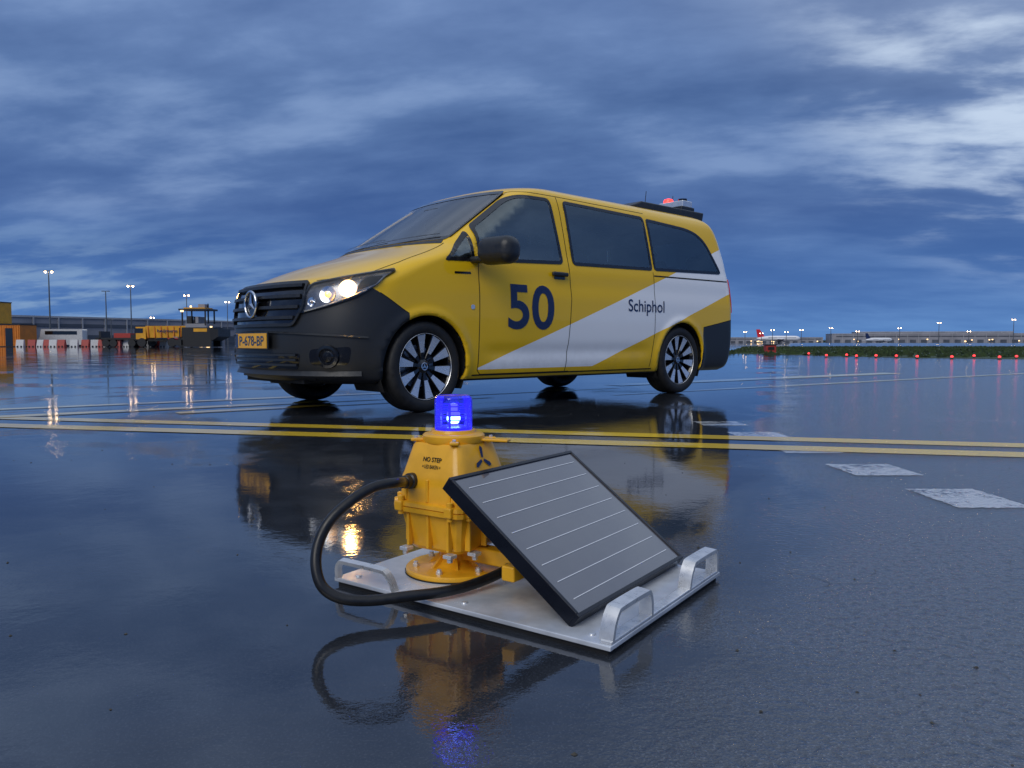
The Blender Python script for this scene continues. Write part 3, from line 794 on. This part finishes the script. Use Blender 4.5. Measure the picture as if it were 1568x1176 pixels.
def crack(p, d, n, st, w):
    p = Vector(p); d = Vector(d).normalized(); k0 = len(V)
    for i in range(n):
        q = Vector((-d.y, d.x)); ww = w*(.5+random.random())
        V.extend([(p.x-q.x*ww, p.y-q.y*ww, .0007), (p.x+q.x*ww, p.y+q.y*ww, .0007)])
        if i: F.append((k0+2*i-2, k0+2*i, k0+2*i+1, k0+2*i-1))
        d = (d+q*random.gauss(0, .2)).normalized(); p = p+d*st
crack((.62, 1.71), (1, .02), 30, .005, .0005)
crack((.80, 1.69), (.4, .5), 14, .005, .0004)
mkobj('asphalt_cracks', V, F, M_seam)
M_grass = mat('grass', (.035, .06, .018), .9, var=.4, nscale=.6)
mkobj('grass', [(10.0, 36, .006), (13.0, 25.5, .006), (17, 22.5, .006), (60, 18, .006), (160, 95, .006), (28, 92, .006)], [(0, 1, 2, 3, 4, 5)], M_grass)
V, F = [], []
for _ in range(9000):
    y = random.uniform(24, 90); x = random.uniform(10.5+ (36-y)*.15 if y < 36 else 10+(y-36)*.32, 12+y*.75)
    if y < 26+max(0, (14-x)): continue
    h = random.uniform(.04, .16); w = random.uniform(.05, .18); a = random.random()*3.14
    k = len(V); V += [(x-w*math.cos(a), y-w*math.sin(a), .006), (x+w*math.cos(a), y+w*math.sin(a), .006), (x+random.uniform(-.05, .05), y, h)]; F.append((k, k+1, k+2))
mkobj('grass_tufts', V, F, M_grass)
M_deb = mat('debris', (.05, .045, .035), .7, var=.5)
V, F = [], []
for _ in range(150):
    y = random.uniform(.75, 7); x = random.uniform(-.7, .7)*y; s = random.uniform(.0015, .004); k = len(V)
    for q in range(5):
        a = q*1.2566+random.random(); V.append((x+s*math.cos(a)*random.uniform(.6, 1.5), y+s*math.sin(a), .0005))
    V.append((x, y, s*.9)); F += [(k+q, k+(q+1) % 5, k+5) for q in range(5)]
mkobj('gravel_debris', V, F, M_deb)
# red edge lights
M_redem = mat('red_edge_glow', (.8, .02, .03), .3, emit=(1, .035, .04), es=3.2)
for px, dd in ((1238, 30), (1265, 26), (1296, 27), (1311, 25), (1341, 25.5), (1372, 25), (1404, 24), (1457, 23.5), (1491, 25), (1530, 23), (1556, 24)):
    d = dd; x = (px-784)/1180*d
    e = empty('taxiway_edge_light', (x, d, 0))
    lathe('light_base', [(.07, 0), (.07, .01), (.03, .02), (.022, .05), (.035, .055), (.035, .06), (0, .06)], M_plastic, e, 12)
    lathe('light_globe', [(.03, .06), (.042, .085), (.03, .11), (0, .12)], M_redem, e, 12)

# ------------------------------------------------------------------ BACKGROUND
M_grey = mat('building_cladding', (.27, .27, .30), .6, nscale=.1)
M_greyd = mat('building_dark_band', (.08, .09, .11), .4, nscale=.2)
M_roof = mat('roof_edge', (.38, .39, .42), .6, nscale=.1)
M_or = mat('orange_container_paint', (.65, .20, .02), .5, nscale=1)
M_ye = mat('machine_yellow', (.75, .36, .02), .45, nscale=1)
M_bk = mat('machine_black', (.015, .015, .016), .5)
M_rd = mat('barrier_red', (.40, .04, .03), .5)
M_wh = mat('white_paint', (.6, .6, .6), .45)
M_lit = mat('warm_window', (.9, .6, .3), .4, emit=(1, .65, .3), es=2.5)
def warehouse(name, a, b, h, depth, bays, parts):
    a = Vector(a); b = Vector(b); d = b-a; Ln = d.length; ang = math.atan2(d.y, d.x)
    e = empty(name, (a.x, a.y, 0), ang)
    boxes('walls', [((Ln/2, depth/2, h/2), (Ln, depth, h), 0)], [M_grey], e)
    boxes('roof_parapet', [((Ln/2, depth/2, h+.25), (Ln+.6, depth+.6, .5), 0)], [M_roof], e)
    lst = [((Ln*(i+.5)/bays, -.12, h*.17+.1), (Ln/bays*.55, .2, h*.34), 0) for i in range(bays)]
    lst += [((Ln/2, -.1, h*.72), (Ln*.97, .16, h*.12), 0)]
    boxes('doors_and_windows', lst, [M_greyd], e)
    boxes('wall_ribs', [((Ln*i/bays, -.2, h*.5), (.35, .3, h), 0) for i in range(bays+1)], [M_roof], e)
    if parts: boxes('lit_windows', [((Ln*random.random(), -.25, h*random.uniform(.15, .4)), (1.2, .1, .8), 0) for _ in range(parts)], [M_lit], e)
    return e
warehouse('hangar_building', (-150, 175), (-93, 262), 7.2, 30, 16, 5)
warehouse('hangar_building', (-93, 285), (-60, 330), 6.2, 30, 10, 4)
warehouse('hangar_building', (-62, 420), (-25, 430), 5.0, 20, 8, 4)
warehouse('terminal_building', (315, 760), (560, 700), 8.6, 40, 26, 10)
warehouse('terminal_building', (345, 770), (480, 740), 10.6, 30, 14, 6)
warehouse('terminal_building', (225, 800), (318, 790), 5.2, 40, 12, 8)
warehouse('warehouse_building', (150, 800), (222, 800), 3.6, 30, 9, 5)
M_tree = mat('distant_foliage', (.03, .045, .03), .9, nscale=.05)
V, F = [], []
def clump(cx, cy, r, h):
    for _ in range(26):
        a = random.random()*6.28; rr = r*math.sqrt(random.random()); z = h*(.15+.8*random.random()*(1-(rr/r)**2*.6)); s = h*.17
        k = len(V); c = Vector((cx+rr*math.cos(a), cy+rr*math.sin(a), z))
        for _q in range(3): V.append(c+Vector((random.uniform(-s, s), random.uniform(-s, s), random.uniform(-s, s))))
        F.append((k, k+1, k+2))
x = -700
while x < 900:
    h = random.uniform(2.5, 5.5)*(1.3 if x < 0 else 1); clump(x, 1000+random.uniform(-20, 20), random.uniform(8, 14), h+2); x += random.uniform(3, 9)
mkobj('distant_treeline', V, F, M_tree)
boxes('distant_hedge', [((100, 1030, 1.6), (1900, 6, 3.2), 0)], [M_tree])

M_pole = mat('lamp_pole_steel', (.12, .13, .14), .5, metal=.5)
M_le = mat('lamp_light', (1, .85, .6), .4, emit=(1, .66, .34), es=40)
def street_lamp(x, y, h, lit=True, s=1., name='street_lamp'):
    e = empty(name, (x, y, 0))
    lathe('pole', [(.16*s, 0), (.14*s, 1), (.08*s, h)], M_pole, e, 10)
    box('arm', (0, 0, h), (1.2*s, .12*s, .1*s), M_pole, e)
    for k in (-.5, .5):
        box('lamp_head', (k*s, 0, h), (.5*s, .3*s, .14*s), M_pole, e, .03)
        if lit: lathe('lamp_glass', [(.13*s, -.02), (.17*s, -.10), (.10*s, -.22), (0, -.26)], M_le, e, 12, loc=(k*s, 0, h-.05))
for px, d, h in ((79, 125, 12), (203, 157, 12), (288, 188, 12), (350, 218, 12), (235, 250, 8.6)):
    street_lamp((px-784)/1180*d, d, h)
for px, d, h in ((165, 150, 10.4), (172, 190, 6)): street_lamp((px-784)/1180*d, d, h, False)
for px, py in ((1140, 508), (1165, 510), (1182, 505), (1203, 508), (1226, 505), (1271, 502), (1312, 507), (1376, 502), (1436, 494), (1482, 507), (1550, 489)):
    d = 430; street_lamp((px-784)/1180*d, d, .52+(524-py)*d/1180, True, 1.5)

def carlike(name, loc, rz, L_, H_, m, kind='van'):
    e = empty(name, loc, rz)
    prof = {'van': [(0, .3), (0, .9), (.12, 1.05), (.3, H_), (L_, H_), (L_, .3)], 'car': [(0, .3), (0, .8), (1.1, .95), (1.7, H_), (3.2, H_), (L_-.3, .95), (L_, .85), (L_, .3)]}[kind]
    V = [(x, -.9, z) for x, z in prof]+[(x, .9, z) for x, z in prof]; n = len(prof)
    F = [tuple(range(n)), tuple(range(2*n-1, n-1, -1))]+[(i, (i+1) % n, n+(i+1) % n, n+i) for i in range(n)]
    o = mkobj('body', V, F, m, e); b = o.modifiers.new('b', 'BEVEL'); b.width = .08; b.segments = 2
    x0, x1 = (.45, L_-.3) if kind == 'van' else (1.35, 3.6)
    boxes('windows', [((x0+(x1-x0)*.5, 0, H_-.36), ((x1-x0)*.9, 1.84, .42), 0)], [M_gloss], e)
    for x in (.8, L_-.8):
        for y in (-.85, .85): lathe('wheel', [(0, -.1), (.32, -.1), (.33, 0), (.32, .1), (0, .1)], M_bk, e, 16, 'y', loc=(x, y, .33))
    boxes('headlights', [((-.02, .65, .75), (.06, .25, .15), 0), ((-.02, -.65, .75), (.06, .25, .15), 0)], [M_lit], e)
    return e
carlike('parked_van', (-56.0, 92, 0), rad(12), 4.6, 2.0, M_wh)
carlike('parked_car', (-62.0, 105, 0), rad(-10), 4.3, 1.45, M_bk, 'car')
carlike('parked_car', (-47.0, 98, 0), rad(5), 4.3, 1.45, M_rd, 'car')
carlike('parked_van', (-33.0, 118, 0), rad(185), 4.8, 2.1, M_bk)
def cabin(x, y, z, m):
    e = empty('site_cabin', (x, y, z), rad(-8))
    boxes('shell', [((0, 0, 1.25), (6, 2.5, 2.4), 0), ((0, 0, .04), (6.1, 2.6, .08), 1), ((0, 0, 2.5), (6.1, 2.6, .1), 1)], [m, M_bk], e)
    boxes('ribs', [((-2.9+i*.3, -1.27, 1.25), (.12, .06, 2.3), 0) for i in range(20)], [m], e)
    boxes('door_and_window', [((1.7, -1.32, 1.1), (.9, .05, 2.0), 1), ((-1, -1.32, 1.5), (1.4, .05, .9), 1)], [m, M_gloss], e)
cabin(-57.8, 88, 0, M_or); cabin(-60.8, 88.3, 2.56, M_ye)
for i in range(17):
    x = -53.5+i*.98+random.uniform(-.1, .1); y = 84+math.sin(i)*.6
    e = empty('road_barrier', (x, y, 0), random.uniform(-.3, .3))
    V = [(-.38, -.3, 0), (.38, -.3, 0), (.38, -.12, .8), (-.38, -.12, .8), (-.38, .3, 0), (.38, .3, 0), (.38, .12, .8), (-.38, .12, .8)]
    mkobj('barrier_block', V, [(0, 1, 2, 3), (5, 4, 7, 6), (3, 2, 6, 7), (0, 3, 7, 4), (1, 5, 6, 2), (0, 4, 5, 1)], (M_rd if i % 2 else M_wh), e)
    boxes('forklift_slots', [((-.18, -.31, .08), (.16, .03, .12), 0), ((.18, -.31, .08), (.16, .03, .12), 0)], [M_bk], e)
e = empty('tipper_truck', (-39.3, 83, 0), rad(-4))
boxes('chassis', [((2.6, 0, .75), (5.4, 1.6, .22), 0), ((-.1, 0, 1.35), (1.2, 2.1, 1.3), 0)], [M_bk], e)
boxes('cab', [((.0, 0, 1.5), (1.1, 2.15, 1.3), 0), ((-.2, 0, 1.75), (.9, 2.2, .5), 1)], [M_ye, M_gloss], e)
V = [(.75, -1.1, 1.0), (5.1, -1.1, 1.0), (5.3, -1.2, 2.25), (.6, -1.2, 2.25), (.75, 1.1, 1.0), (5.1, 1.1, 1.0), (5.3, 1.2, 2.25), (.6, 1.2, 2.25)]
mkobj('tipper_body', V, [(0, 1, 2, 3), (5, 4, 7, 6), (0, 3, 7, 4), (1, 5, 6, 2), (0, 4, 5, 1), (3, 2, 6, 7)], M_ye, e)
boxes('body_ribs', [((.9+i*.7, -1.2, 1.6), (.1, .1, 1.2), 0) for i in range(7)], [M_or], e)
flat_text('truck_lettering', 'heijmans', 2.2, .42, M_navy, e, (3.0, -1.27, 1.68), (rad(90), 0, 0), .02)
for x in (.1, 3.4, 4.5):
    for y in (-1, 1): lathe('truck_wheel', [(0, -.15), (.46, -.15), (.5, 0), (.46, .15), (0, .15)], M_bk, e, 20, 'y', loc=(x, y, .5))
e = empty('flatbed_trailer', (-44.5, 84, 0), 0)
boxes('deck', [((2, 0, .9), (4.6, 2, .2), 0), ((.2, 0, 1.3), (.2, 2, .8), 0), ((2.4, 0, 1.25), (1.8, 1.2, .5), 1), ((3.7, 0, 1.15), (.7, 1.4, .35), 0)], [M_bk, M_rd], e)
for x in (.8, 1.6, 3.6): lathe('trailer_wheel', [(0, -1), (.4, -1), (.42, 0), (.4, 1), (0, 1)], M_bk, e, 18, 'y', loc=(x, 0, .42))
e = empty('asphalt_paver', (-33.9, 80, 0), rad(-3)); e.scale = (1, 1, 1.1)
boxes('tracks', [((1.9, -1.1, .45), (3.0, .45, .8), 0), ((1.9, 1.1, .45), (3.0, .45, .8), 0)], [M_bk], e)
boxes('machine_body', [((1.9, 0, 1.35), (3.3, 2.3, 1.0), 0), ((1.7, 0, 2.0), (2.2, 2.1, .4), 1), ((2.2, 0, 1.6), (1.4, 2.36, .3), 2)], [M_bk, M_grey, M_ye], e)
V = [(3.4, -1.3, .6), (4.2, -1.5, 1.0), (4.2, -1.5, 1.7), (3.2, -1.3, 1.7), (3.4, 1.3, .6), (4.2, 1.5, 1.0), (4.2, 1.5, 1.7), (3.2, 1.3, 1.7)]
mkobj('hopper', V, [(0, 1, 2, 3), (5, 4, 7, 6), (0, 3, 7, 4), (1, 5, 6, 2), (0, 4, 5, 1)], M_bk, e)
boxes('screed', [((-.1, 0, .45), (.9, 3.0, .5), 0), ((.1, -1.3, 1.2), (.08, .08, 1.2), 0), ((-.3, 0, .95), (.5, 2.8, .06), 1)], [M_bk, M_grey], e)
boxes('canopy', [((1.5, 0, 3.5), (3.0, 2.5, .16), 0), ((1.5, 0, 3.64), (2.2, 1.9, .12), 1)]+[((x, y, 2.8), (.12, .12, 1.5), 0) for x in (.3, 2.7) for y in (-1.05, 1.05)], [M_bk, M_ye], e)
boxes('seats_and_console', [((1.0, -.8, 2.55), (.5, .5, .7), 0), ((1.0, .8, 2.55), (.5, .5, .7), 0), ((1.7, 0, 2.55), (.3, 1.6, .6), 1)], [M_bk, M_grey], e)
lathe('exhaust', [(.08, 2.2), (.08, 4.0), (.05, 4.1), (0, 4.1)], M_bk, e, 10, loc=(2.4, .3, 0))
boxes('hvac_unit', [((2.0, 0, 3.85), (.7, .7, .35), 0)], [M_grey], e)
lathe('warning_lamp', [(.10, 3.70), (.10, 3.86), (0, 3.9)], M_lit, e, 10, loc=(1.0, -.6, 0))
boxes('work_lights', [((.4, -1.3, 3.35), (.3, .08, .15), 0), ((3.35, -1.2, 1.9), (.2, .1, .12), 0)], [M_lit], e)
e = empty('marker_cabinet', (12.7, 38, 0))
boxes('cabinet', [((0, 0, .20), (.5, .35, .36), 0), ((0, 0, .40), (.56, .41, .05), 1), ((0, -.19, .22), (.3, .02, .14), 1)], [M_rd, M_bk], e)
M_awh = mat('aircraft_white', (.85, .86, .88), .3, var=.03)
M_ard = mat('aircraft_tail_red', (.70, .03, .04), .3, var=.05)
def airliner(loc, rz, s, tail):
    e = empty('airliner', loc, rz); e.scale = (s, s, s)
    lathe('fuselage', [(0, -17), (.6, -16.8), (1.3, -16), (1.9, -14), (2, -11), (2, 7), (1.6, 11), (.9, 15), (.3, 17.5), (0, 17.6)], M_awh, e, 20, 'x', loc=(0, 0, 3.6))
    def prism(n, pts, t, m, ax):
        V = []
        for q in (-t, t):
            for a, b in pts: V.append((a, q, b) if ax == 'y' else (a, b, 3.0+q))
        k = len(pts); F = [tuple(range(k)), tuple(range(2*k-1, k-1, -1))]+[(i, (i+1) % k, k+(i+1) % k, k+i) for i in range(k)]
        mkobj(n, V, F, m, e)
    prism('tail_fin', [(11.0, 4.6), (15.3, 10.5), (18, 10.5), (16.8, 4.3)], .25, tail, 'y')
    prism('wing_left', [(-4, 1.5), (2, 1.5), (6, 17), (4.4, 17)], .2, M_awh, 'z')
    prism('wing_right', [(-4, -1.5), (2, -1.5), (6, -17), (4.4, -17)], .2, M_awh, 'z')
    prism('tailplane', [(13, 0), (16, 6.5), (17.5, 6.5), (16.8, 0), (17.5, -6.5), (16, -6.5)], .15, M_awh, 'z')
    for y in (-5.5, 5.5): lathe('engine', [(.7, -2), (1.1, -1.6), (1.1, .5), (.6, 1.8), (0, 1.8)], M_grey, e, 14, 'x', loc=(-2, y, 2))
    boxes('window_row', [((-2, 0, 4.1), (22, 4.02, .3), 0)], [M_greyd], e)
    for x, y in ((-12, 0), (1, 2.5), (1, -2.5)): lathe('landing_gear', [(.5, -.3), (.55, 0), (.5, .3), (0, .3)], M_bk, e, 12, 'y', loc=(x, y, .55))
airliner((190, 550, 0), rad(184), .92, M_ard)
airliner((290, 610, 0), rad(196), .72, M_navy)

# ------------------------------------------------------------------ SKY
w = bpy.data.worlds.new('World'); sc.world = w; w.use_nodes = True; nt = w.node_tree; nt.nodes.clear()
wo = nt.nodes.new('ShaderNodeOutputWorld')
tc = nt.nodes.new('ShaderNodeTexCoord').outputs['Generated']
s3 = nt.nodes.new('ShaderNodeSeparateXYZ'); nt.links.new(tc, s3.inputs[0])
zz = MA(nt, 'MAXIMUM', s3.outputs[2], 0.)
den = MA(nt, 'ADD', zz, .20)
ux = MA(nt, 'DIVIDE', s3.outputs[0], den); uy = MA(nt, 'DIVIDE', s3.outputs[1], den)
def CLV(ax, ay, rot, off):
    c, s = math.cos(rot), math.sin(rot)
    cx = MA(nt, 'ADD', MA(nt, 'MULTIPLY', ux, c*ax), MA(nt, 'MULTIPLY', uy, -s*ax))
    cy = MA(nt, 'ADD', MA(nt, 'MULTIPLY', ux, s*ay), MA(nt, 'MULTIPLY', uy, c*ay))
    n = nt.nodes.new('ShaderNodeCombineXYZ'); nt.links.new(cx, n.inputs[0]); nt.links.new(cy, n.inputs[1]); n.inputs[2].default_value = off
    return n.outputs[0]
n1 = NOISE(nt, CLV(1.15, 1.9, .22, 2.3), 1., 10, .52, .12)
n2 = NOISE(nt, CLV(2.8, 5.0, .15, 7.1), 1., 9, .54, .12)
n3 = NOISE(nt, CLV(.34, .75, .1, 4.4), 1., 3, .5)
cl = MA(nt, 'ADD', MA(nt, 'MULTIPLY', n1, .42), MA(nt, 'ADD', MA(nt, 'MULTIPLY', n2, .26), MA(nt, 'MULTIPLY', n3, .32)))
cf = MAPR(nt, cl, .38, .65)
def ramp(v, stops):
    r = nt.nodes.new('ShaderNodeValToRGB'); nt.links.new(v, r.inputs[0]); e = r.color_ramp.elements
    e[0].position = stops[0][0]; e[0].color = (*stops[0][1], 1); e[1].position = stops[-1][0]; e[1].color = (*stops[-1][1], 1)
    for p, c in stops[1:-1]:
        q = e.new(p); q.color = (*c, 1)
    return r.outputs[0]
darkc = ramp(zz, [(0, (.075, .20, .50)), (.06, (.056, .150, .41)), (.16, (.044, .104, .30)), (.28, (.046, .104, .275)), (.40, (.080, .150, .35)), (.7, (.23, .31, .47)), (1, (.32, .39, .53))])
litec = ramp(zz, [(0, (.12, .28, .60)), (.06, (.11, .235, .53)), (.16, (.105, .195, .43)), (.28, (.135, .235, .475)), (.40, (.21, .325, .59)), (.7, (.50, .59, .76)), (1, (.60, .67, .81))])
skyc = MIXC(nt, cf, darkc, litec)
edge = MA(nt, 'MULTIPLY', MAPR(nt, cl, .53, .64), MAPR(nt, zz, .06, .2))
skyc = MIXC(nt, MA(nt, 'MULTIPLY', edge, .28), skyc, (.40, .54, .80))
def blob(d, a0, a1):
    d = Vector(d).normalized(); v = nt.nodes.new('ShaderNodeVectorMath'); v.operation = 'DOT_PRODUCT'
    nt.links.new(tc, v.inputs[0]); v.inputs[1].default_value = d
    return MAPR(nt, v.outputs['Value'], a0, a1)
tear = MAPR(nt, MA(nt, 'ADD', MA(nt, 'MULTIPLY', n2, .55), MA(nt, 'MULTIPLY', n1, .45)), .46, .63)
bf = MA(nt, 'MULTIPLY', blob((.74, 1.0, .47), .945, 1.), tear)
skyc = MIXC(nt, MA(nt, 'MULTIPLY', bf, .85), skyc, (.66, .78, .94))
bf2 = MA(nt, 'MULTIPLY', blob((.65, .80, 1.05), .82, 1.), MAPR(nt, cl, .36, .52, .35, 1.))
skyc = MIXC(nt, MA(nt, 'MULTIPLY', bf2, .55), skyc, (.68, .80, .98))
lf = MA(nt, 'MULTIPLY', MAPR(nt, s3.outputs[0], .05, -.55), MA(nt, 'MULTIPLY', MAPR(nt, zz, .16, .05), MAPR(nt, n2, .42, .62)))
skyc = MIXC(nt, MA(nt, 'MULTIPLY', lf, .6), skyc, (.27, .41, .61))
SUN_EL, SUN_AZ = rad(38), rad(205)   # azimuth from +Y clockwise
nish = nt.nodes.new('ShaderNodeTexSky'); nish.sky_type = 'NISHITA'; nish.sun_disc = False
nish.sun_elevation = SUN_EL; nish.sun_rotation = SUN_AZ
b1 = nt.nodes.new('ShaderNodeBackground'); nt.links.new(nish.outputs[0], b1.inputs[0]); b1.inputs[1].default_value = .05
b2 = nt.nodes.new('ShaderNodeBackground'); nt.links.new(skyc, b2.inputs[0]); b2.inputs[1].default_value = 1.
mx = nt.nodes.new('ShaderNodeMixShader'); mx.inputs[0].default_value = .965
nt.links.new(b1.outputs[0], mx.inputs[1]); nt.links.new(b2.outputs[0], mx.inputs[2]); nt.links.new(mx.outputs[0], wo.inputs[0])

sl = bpy.data.lights.new('sun', 'SUN'); sl.energy = 1.4; sl.angle = rad(40); sl.color = (1, .95, .86)
so_ = bpy.data.objects.new('sun', sl); sc.collection.objects.link(so_)
dv = Vector((math.sin(SUN_AZ)*math.cos(SUN_EL), math.cos(SUN_AZ)*math.cos(SUN_EL), math.sin(SUN_EL)))
so_.rotation_mode = 'QUATERNION'; so_.rotation_quaternion = dv.to_track_quat('Z', 'Y'); so_.location = dv*50

# ------------------------------------------------------------------ CAMERA
cd = bpy.data.cameras.new('camera'); cam = bpy.data.objects.new('camera', cd); sc.collection.objects.link(cam)
cam.location = (0, 0, .52); cam.rotation_euler = (rad(90-3.1), 0, 0)
cd.sensor_width = 36; cd.lens = 27.1; cd.clip_start = .05; cd.clip_end = 8000
sc.camera = cam
sc.view_settings.view_transform = 'Standard'; sc.view_settings.look = 'None'; sc.view_settings.exposure = 0
